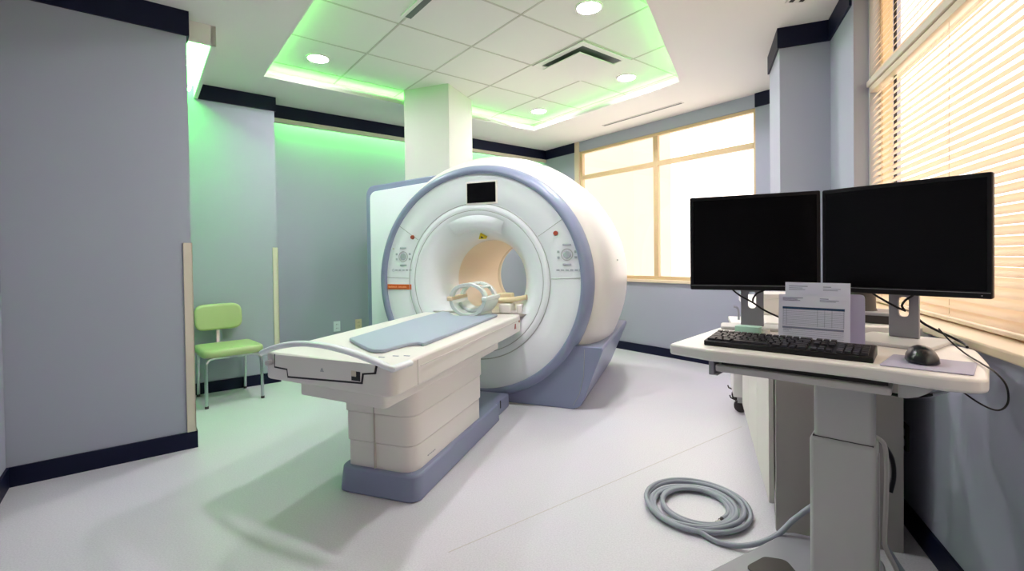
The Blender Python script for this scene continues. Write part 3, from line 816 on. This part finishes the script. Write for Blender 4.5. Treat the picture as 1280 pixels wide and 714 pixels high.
# hooked cables under the worktop and down the sleeve
bm = new(); tube(bm, [tuple(v) for v in spline([(.40, .12, .80), (.46, .10, .788), (.52, .09, .790), (.57, .10, .808), (.60, .12, .842)], 8)], .0045, 8); dp('cable', bm, M_BEZEL, label='black cable looped under the worktop')
bm = new(); tube(bm, [tuple(v) for v in spline([(.49, .12, .786), (.54, .10, .794), (.585, .10, .816), (.61, .12, .842)], 8)], .006, 8); dp('cable', bm, M_CABLE, label='grey cable looped under the worktop')
bm = new(); tube(bm, [tuple(v) for v in spline([(.425, .29, .60), (.447, .30, .575), (.452, .31, .50), (.450, .31, .38), (.447, .30, .28), (.452, .31, .24), (.475, .34, .17), (.49, .36, .09)], 8)], .007, 8); dp('cable', bm, M_CABLEW, label='white cable hanging beside the sleeve')
bm = new(); tube(bm, [tuple(v) for v in spline([(.44, .30, .585), (.463, .33, .53), (.468, .34, .47), (.460, .33, .42)], 8)], .007, 8); dp('cable', bm, M_BEZEL, label='black cable looped beside the sleeve')
bm = new(); tube(bm, [tuple(v) for v in spline([(.445, .31, .26), (.47, .345, .20), (.50, .38, .13), (.53, .42, .02)], 8)], .008, 8); dp('cable', bm, M_CABLE, label='grey cable running down to the floor')
bm = new(); tube(bm, [tuple(v) for v in spline([(.44, .27, .16), (.47, .29, .11), (.50, .34, .09), (.56, .40, .085)], 8)], .007, 8); dp('cable', bm, M_BEZEL, label='black cable lying at the foot of the sleeve')
bm = new(); box(bm, .44, .468, .25, .29, .074, .12); dp('power_plug', bm, M_CABLEW, bevel=.004)

# ---- monitors
MZ0, MZ1, MW = 1.040, 1.405, .442
def monitor(label, cx, cy, yaw, px, py, bf=-.165):
    t = thing('monitor', label, 'monitor', (px, py, ZD), yaw, 'black monitors on the computer cart')
    Mw = Matrix.Translation((cx, cy, 0)) @ Matrix.Rotation(yaw, 4, 'Z')
    Mi = inv(t) @ Mw
    w = MW/2
    bm = new(); prism(bm, rounded(rect(-w, w, MZ0, MZ1), .006, 3), 0, .022, MXZ); link('casing', bm, M_BEZEL, t, Mi, .003)
    bm = new(); prism(bm, rounded(rect(-w+.06, w-.06, MZ0+.04, MZ1-.06), .02, 3), .02, .05, MXZ); link('rear_housing', bm, M_BEZEL, t, Mi, .008)
    bm = new(); box(bm, -w+.012, w-.012, -.0012, .002, MZ0+.022, MZ1-.014); link('screen', bm, M_BLACK, t, Mi)
    bm = new(); box(bm, -w+.004, w-.004, -.0016, .001, MZ0+.0165, MZ0+.018); link('bezel_line', bm, M_POST, t, Mi)
    bm = new(); cyl(bm, (w-.022, -.0022, MZ0+.009), .0018, .002, 10, 'Y'); link('power_light', bm, M_POST, t, Mi)
    # stand: plate with an oblong hole, arm and base
    Mp = Matrix.Rotation(0, 4, 'Z')
    hw = .041
    out = rect(-hw, hw, ZD+.012, ZD+.34)
    ho = rounded(rect(-.014, .014, ZD+.082, ZD+.148), .0139, 6)
    bm = new(); holed(bm, out, [ho], 0.); bmesh.ops.transform(bm, matrix=MXZ, verts=bm.verts[:]); extrude_all(bm, Vector((0, .012, 0)))
    link('stand_post', bm, M_POST, t, Matrix.Translation((0, 0, -ZD)), .002)
    d = Mi @ Vector((0, .045, 1.20))
    bm = new(); box(bm, -.035, .035, min(d.y, 0)-.0, max(d.y, .0)+.002, 1.17-ZD, 1.24-ZD); link('neck', bm, M_BEZEL, t)
    bm = new(); prism(bm, rounded(rect(-.115, .115, bf, .075), .02, 5), 0, .012); link('stand_base', bm, M_GREYM, t, bevel=.004)
    return t, Mi
m1, Mi1 = monitor('left black monitor on the cart, facing the room from in front of the rear window', .178, 2.015, R(-2.8), .185, 2.105, -.05)
m2, Mi2 = monitor('right black monitor on the cart, angled in front of the blinds', .588, 1.890, R(-34.3), .626, 1.960)
def mon_cable(t, pts):
    bm = new(); tube(bm, [tuple(v) for v in spline(pts, 8)], .0035, 8); link('cable', bm, M_BEZEL, t, label='black cable hanging in front of the post')
# local coordinates of a monitor root: x along the screen, z above the worktop
mon_cable(m1, [(-.085, -.03, .20), (-.075, -.028, .165), (-.045, -.022, .135), (0, -.014, .108), (.04, -.03, .080), (.10, -.05, .052), (.16, -.06, .028)])
mon_cable(m1, [(.055, -.03, .20), (.045, -.028, .162), (.018, -.02, .145), (.004, -.014, .125), (.002, -.006, .11)])
mon_cable(m2, [(-.105, -.03, .20), (-.085, -.028, .165), (-.05, -.024, .138), (-.015, -.016, .115), (.008, -.006, .102)])
mon_cable(m2, [(.05, -.03, .20), (.04, -.028, .165), (.012, -.02, .140), (.0, -.012, .12), (.004, -.004, .105)])

# ---- keyboard
kb = thing('keyboard', 'black full-size keyboard at the front edge of the white worktop', 'keyboard', DL(.215, .09, ZD), TH)
KW, KD = .448, .135
bm = new()
kp = [(-.068, 0), (-.068, .016), (.064, .030), (.067, .024), (.067, 0)]
Mk = MYZ
prism(bm, kp, -KW/2, KW/2, Mk); link('case', bm, M_BEZEL, kb, bevel=.003)
bm = new()
slope = math.atan2(.014, .132)
Mkk = Matrix.Translation((0, -.068, .0165)) @ Matrix.Rotation(slope, 4, 'X')
def key(x, y, w, d=.0155):
    vs = []
    z0, z1 = 0, .0065
    prism(bm, rect(x, x+w-.003, y, y+d), z0, z1, Mkk, .12)
rows_ = [(.010, [.024, .018, .022, .102, .022, .018, .018, .024]), (.0290, [.042]+[.019]*10+[.049]), (.0480, [.033]+[.019]*11+[.039]), (.067, [.028]+[.019]*12+[.0]), (.086, [.019]*13+[.036]), (.1105, [.019]+[.0]*0+[.019]*12+[.036])]
for y, ws in rows_:
    x = -KW/2+.009; tot = sum(ws); f = .284/tot
    for w in ws:
        if w > .004: key(x, y, w*f)
        x += w*f
for y in (.010, .029, .067, .086, .1105):
    for k in range(3):
        if y == .029 and k != 1: continue
        key(-KW/2+.300+.0187*k, y, .0187)
for y in (.010, .029, .048, .067, .086):
    for k in range(4): key(-KW/2+.363+.019*k, y, .019)
link('keys', bm, M_KEY, kb)
for s in (-1, 1):
    bm = new(); box(bm, s*.18-.012, s*.18+.012, .03, .045, -.0, .004); link('riser', bm, M_BEZEL, kb)

# ---- mouse pad and mouse
bm = new(); prism(bm, rounded([(.452, .000), (.632, .002), (.648, .176), (.474, .186)], .008, 3), ZD+.0005, ZD+.0035)
mp = link('mouse_pad', bm, M_MPAD, None, Matrix.Translation((OX, OY, 0)) @ Matrix.Rotation(TH, 4, 'Z'), .001)
tag(mp, 'violet-grey rectangular mouse pad on the right of the white worktop', 'mouse pad')
ms = thing('mouse', 'black computer mouse resting on the violet-grey mouse pad', 'mouse', DL(.537, .105, ZD+.0036), TH+R(8))
bm = new(); rows = []; N = 18
for i in range(13):
    t_ = i/12; y = -.056+.112*t_
    prof_w = .034*(max(0., 1-abs(2*t_-1)**3.2))**.5 + .001
    hgt = .036*(max(0., 1-abs(2*(t_*.92+.0)-1)**2.4))**.6+.004
    row = []
    for k in range(N):
        a = 2*PI*k/N; x = prof_w*math.cos(a); z = math.sin(a)
        row.append(bm.verts.new((x, y, .004 + (hgt*z if z > 0 else .003*z))))
    rows.append(row)
for i in range(12):
    for k in range(N): bm.faces.new((rows[i][k], rows[i][(k+1) % N], rows[i+1][(k+1) % N], rows[i+1][k]))
bm.faces.new(rows[0][::-1]); bm.faces.new(rows[-1])
link('body', bm, M_MOUSE, ms, smooth=80)
bm = new(); cyl(bm, (-.004, -.030, .030), .008, .008, 16, 'Y'); bmesh.ops.transform(bm, matrix=Matrix.Translation((0, -.03, .030)) @ Matrix.Rotation(R(90), 4, 'Z') @ Matrix.Translation((0, .026, -.030)), verts=bm.verts[:]); link('wheel', bm, M_BROWN, ms)
# thin cable at the right rim of the worktop
pts = [DL(.575, .40, ZD+.06), DL(.60, .36, ZD+.03), DL(.63, .30, ZD+.006), DL(.655, .16, ZD+.005), DL(.672, .06, ZD+.004), DL(.688, .03, ZD-.02), DL(.690, .03, ZD-.06), DL(.672, .02, ZD-.078), DL(.64, .02, ZD-.066), DL(.60, .06, ZD-.041)]
bm = new(); tube(bm, [tuple(v) for v in spline(pts, 8)], .0022, 8)
tag(link('thin_cable', bm, M_BEZEL), 'thin black cable crossing the right end of the worktop and hanging off', 'cable')
pts = [(.662, 1.995, .99), (.69, 2.00, .94), (.765, 1.93, ZD+.010), (.752, 1.86, ZD+.005)]
bm = new(); tube(bm, [tuple(v) for v in spline(pts, 8)], .004, 8)
tag(link('thick_cable', bm, M_BEZEL), 'thicker black cable dropping behind the right monitor post onto the worktop', 'cable')

# ---- paper holder with sheets
hd = thing('paper_holder', 'pale lavender desk file holder standing behind the keyboard', 'paper holder', DL(.285, .225, ZD), TH)
def hp_(name, bm, m, parent=None, **k): return link(name, bm, m, parent or hd, None, **k)
bm = new(); box(bm, -.10, .115, -.03, .065, 0, .006); hp_('tray', bm, M_LAV2, bevel=.002)
bm = new(); prism(bm, rounded(rect(-.095, .115, .0, .165), [0, 0, .012, .012], 4), .058, .062, MXZ); hp_('back_panel', bm, M_LAV2)
bm = new(); prism(bm, rounded(rect(-.095, .118, .0, .16), [0, 0, .008, .008], 4), .026, .029, MXZ); hp_('divider', bm, M_LAV2)
bm = new(); box(bm, .111, .115, .029, .058, .005, .155); hp_('side_panel', bm, M_LAV2)
def sheet(label, x0, x1, y, h, lean, zbase, full):
    t = thing('paper_form', label, 'paper', DL(.285+(x0+x1)/2, .225+y, ZD+zbase), TH, 'printed forms in the holder')
    w = (x1-x0)/2
    Ml = Matrix.Rotation(lean, 4, 'X') @ MXZ
    bm = new(); prism(bm, rect(-w, w, 0, h), -.0008, .0008, Ml); link('sheet', bm, M_LAV, t)
    bm = new()
    def ln(a, b, z, th): prism(bm, rect(-w+a*2*w, -w+b*2*w, h*z-th/2, h*z+th/2), -.0014, -.0008, Ml)
    def vl(a, z0, z1): prism(bm, rect(-w+a*2*w-.0004, -w+a*2*w+.0004, h*z0, h*z1), -.0014, -.0008, Ml)
    for a, b, z, th in ((.06, .36, .935, .0022), (.06, .28, .905, .0016), (.06, .32, .88, .0016), (.60, .72, .93, .0022), (.60, .86, .90, .0016), (.60, .82, .875, .0016)): ln(a, b, z, th)
    if full:
        for k in range(9): ln(.07, .93, .655-.035*k, .0007)
        for a in (.12, .57, .67, .77, .93, .07): vl(a, .36, .70)
        ln(.06, .93, .315, .006)
        for k in range(5): ln(.07, .93, .26-.04*k, .0006)
        ln(.07, .2, .285, .0012); ln(.07, .16, .25, .0012)
    link('printed_lines', bm, M_INKG, t)
    if full:
        bm = new(); prism(bm, rect(-w+.06*2*w, -w+.94*2*w, h*.70, h*.745), -.0016, -.0008, Ml); link('table_header', bm, M_INK, t)
    return t
sheet('printed form with a dark blue table header, frontmost in the holder', -.112, .082, -.022, .158, R(-6), .006, True)
sheet('taller printed form standing behind the front one in the holder', -.098, .082, .006, .197, R(-4), .006, False)

# ---- mint note block, small white roll
bm = new(); prism(bm, rounded(rect(-.005, .08, .345, .395), .004, 2), ZD+.0005, ZD+.026)
tag(link('note_block', bm, M_MINT, None, Matrix.Translation((OX, OY, 0)) @ Matrix.Rotation(TH, 4, 'Z'), .002), 'mint green note block at the foot of the left monitor post', 'note block')
bm = new(); q = DL(.098, .365, ZD+.0005); lathe(bm, [(.006, 0), (.014, 0), (.014, .018), (.006, .018), (.006, 0)], (q.x, q.y, q.z), 20, 'Z')
tag(link('tape_roll', bm, M_CLEAR), 'small cream tape roll beside the mint note block', 'tape')

# ================================================================== CABINETS ALONG THE RIGHT WALL
cb = thing('base_cabinet', 'pale grey base cabinet unit along the right wall behind the cart', 'cabinet', (.50, 3.0, 0))
Mi = inv(cb)
bm = new(); box(bm, .30, .722, 2.29, 3.74, .10, .845); link('carcass', bm, M_CAB, cb, Mi, .003)
bm = new(); box(bm, .285, .725, 2.268, 2.290, 0, .845); link('end_panel', bm, M_CAB, cb, Mi, .002)
bm = new(); box(bm, .34, .72, 2.29, 3.74, 0, .10); link('toe_kick', bm, M_BROWN, cb, Mi)
for y0, y1 in ((2.292, 2.772), (2.776, 3.256), (3.260, 3.736)):
    bm = new(); box(bm, .262, .282, y0, y1, .105, .84); d_ = link('door', bm, M_CABW, cb, Mi, .002)
    bm = new(); box(bm, .252, .262, y1-.06, y1-.045, .62, .76); link('handle', bm, M_CHROME, d_, Mi, .003)
bm = new(); prism(bm, rect(.245, .805, 2.255, 3.77), .846, .888)
tag(link('countertop', bm, M_TOP, None, None, .006), 'white countertop running over the base cabinet behind the cart', 'countertop')
# white carton, dark display stand on the counter
bx_ = thing('storage_box', 'white lidded box on the countertop, behind the paper holder', 'box', (.40, 2.62, .8885))
bm = new(); box(bm, -.135, .115, -.09, .09, 0, .085); link('box_body', bm, M_TOP, bx_, bevel=.004)
bm = new(); box(bm, -.139, .119, -.094, .094, .078, .100); link('lid', bm, M_TOP, bx_, bevel=.004)
dsn = thing('display_stand', 'dark pedestal on a silver plate and black block, on the countertop', 'stand', (.66, 2.42, .8885), R(-20))
bm = new(); box(bm, -.11, .07, -.08, .08, 0, .034); link('block', bm, M_BROWN, dsn, bevel=.002)
bm = new(); prism(bm, rounded(rect(-.13, .085, -.095, .095), .03, 5), .034, .046); link('plate', bm, M_POST, dsn, bevel=.003)
bm = new(); lathe(bm, [(0, .046), (.055, .046), (.05, .056), (.046, .20), (0, .20)], (-.03, .0, 0), 28, 'Z'); link('pedestal', bm, M_BROWN, dsn)

# white equipment trolley beyond the cabinets
tr = thing('equipment_trolley', 'white equipment trolley with black casters beyond the base cabinet', 'trolley', (.36, 4.02, 0))
bm = new(); box(bm, -.15, .13, -.17, .20, .12, .64); link('body', bm, M_TOP, tr, bevel=.006)
bm = new(); box(bm, -.165, .14, -.18, .21, .64, .675); link('top', bm, M_TOP, tr, bevel=.006)
bm = new(); tube(bm, [tuple(v) for v in spline([(-.10, .0, .67), (-.10, .0, .73), (-.11, .0, .765), (-.135, .0, .775)], 6)], .008, 8); link('lever', bm, M_POST, tr)
for x in (-.10, .10):
    for y in (-.13, .16):
        bm = new(); cyl(bm, (x, y, .045), .045, .03, 20, 'Y'); w_ = link('caster', bm, M_BROWN, tr)
        bm = new(); box(bm, x-.02, x+.02, y-.006, y+.036, .07, .125); link('fork', bm, M_GREYM, w_)
        bm = new(); tube(bm, [(x-.03, y+.015, .085), (x-.065, y+.015, .10), (x-.072, y+.015, .118)], .006, 6); link('brake_lever', bm, M_BROWN, w_)

# outlet low on the right wall
t = thing('wall_outlet', 'dark framed data outlet low on the right wall, in the shade of the cart', 'outlet', (XW, 2.52, .325))
bm = new(); box(bm, -.012, 0, -.035, .035, 0, .115); link('cover_plate', bm, M_BROWN, t, bevel=.003)
for z in (.035, .08):
    bm = new(); box(bm, -.015, -.011, -.02, .02, z-.015, z+.015); link('socket', bm, M_POST, t, bevel=.002)

# ================================================================== COILED CABLE
pts = []; n = 320; turns = 6.86
for i in range(n+1):
    u = i/n; a = R(-35) + u*turns*2*PI
    r = .135+.095*u + .008*math.sin(a*.37+1)
    cx = -.040+.010*math.sin(u*9); cy = 2.335+.012*math.cos(u*7)
    z = .0105 + .010*abs(math.sin(a*.5+u*3)) + .010*u*(math.sin(a*.83) > 0)
    pts.append((cx+r*math.cos(a)*1.0, cy+r*math.sin(a)*1.03, z))
# smooth heights
for _ in range(4):
    zz = [p[2] for p in pts]
    pts = [(p[0], p[1], (zz[max(0, i-1)]+zz[i]+zz[min(n, i+1)])/3) for i, p in enumerate(pts)]
last = pts[-1]
cc = thing('coiled_cable', 'coil of grey cable lying on the floor beside the cart', 'cable', (-.04, 2.335, 0))
Mi = inv(cc)
tail = [Vector(p) for p in pts[-3:]]
d = (tail[-1]-tail[0]).normalized()
def ext(p): return p
end = []
e0 = Vector(last)
ang_end = R(-35)+turns*2*PI
tail_pts = spline([pts[-2], last, (.06, 2.075, .011), (.16, 2.075, .022), (.26, 2.10, .065), (.33, 2.13, .13), (.40, 2.15, .19)], 10)
bm = new(); tube(bm, pts[:-1]+[tuple(p) for p in tail_pts[10:]], .0105, 10); link('jacket', bm, M_CABLE, cc, Mi, smooth=80)
p0, p1 = Vector(pts[0]), Vector(pts[1]); dd = (p0-p1).normalized()
bm = new(); tube(bm, [p0, p0+dd*.02], .008, 10); link('boot', bm, M_BROWN, cc, Mi)
bm = new(); tube(bm, [p0+dd*.02, p0+dd*.05], .0075, 4); link('plug', bm, M_CLEAR, cc, Mi)

# ================================================================== DAYLIGHT AND CAMERA
w = bpy.data.worlds.new('daylight'); bpy.context.scene.world = w; w.use_nodes = True
nt = w.node_tree; bg = nt.nodes['Background']
bg.inputs[0].default_value = (1.0, .87, .80, 1); bg.inputs[1].default_value = 3.4
def portal(loc, rot, sx, sy):
    l = bpy.data.lights.new('window_portal', 'AREA'); l.shape = 'RECTANGLE'; l.size = sx; l.size_y = sy
    l.cycles.is_portal = True
    o = bpy.data.objects.new('window_portal', l); C.objects.link(o); o.location = loc; o.rotation_euler = rot
portal(ab(A_W+.14, 3.41, 1.75), (R(90), 0, math.atan2(AY, AX)+R(90)), 2.45, 1.75)
portal((XW+.21, (WY0+WY1)/2, (WZ0+WZ1)/2), (R(90), 0, R(90)), WY1-WY0, WZ1-WZ0)

cam = bpy.data.cameras.new('camera'); co = bpy.data.objects.new('camera', cam); C.objects.link(co)
yc, pit, rol = R(21.8), R(.818), R(-.771)
fw0 = Vector((-math.sin(yc), math.cos(yc), 0)); r0 = Vector((math.cos(yc), math.sin(yc), 0))
fwd = (fw0*math.cos(pit)+Vector((0, 0, -1))*math.sin(pit)).normalized()
u0 = r0.cross(fwd)
cr, sr = math.cos(rol), math.sin(rol)
r_ = r0*cr+u0*sr; u_ = u0*cr-r0*sr
co.matrix_world = Matrix(((r_.x, u_.x, -fwd.x, 0), (r_.y, u_.y, -fwd.y, 0), (r_.z, u_.z, -fwd.z, 1.18), (0, 0, 0, 1)))
cam.sensor_width = 36; cam.lens = 593.2/1280*36; cam.shift_y = -(357-329.7)/1280
cam.clip_start = .02; cam.clip_end = 200
S = bpy.context.scene
S.camera = co
S.view_settings.view_transform = 'Standard'; S.view_settings.look = 'None'; S.view_settings.gamma = 1
S.view_settings.use_curve_mapping = False
S.view_settings.exposure = 0.
S.cycles.max_bounces = 10; S.cycles.diffuse_bounces = 6; S.cycles.transparent_max_bounces = 12
S.cycles.use_denoising = True
S.cycles.sample_clamp_indirect = 6
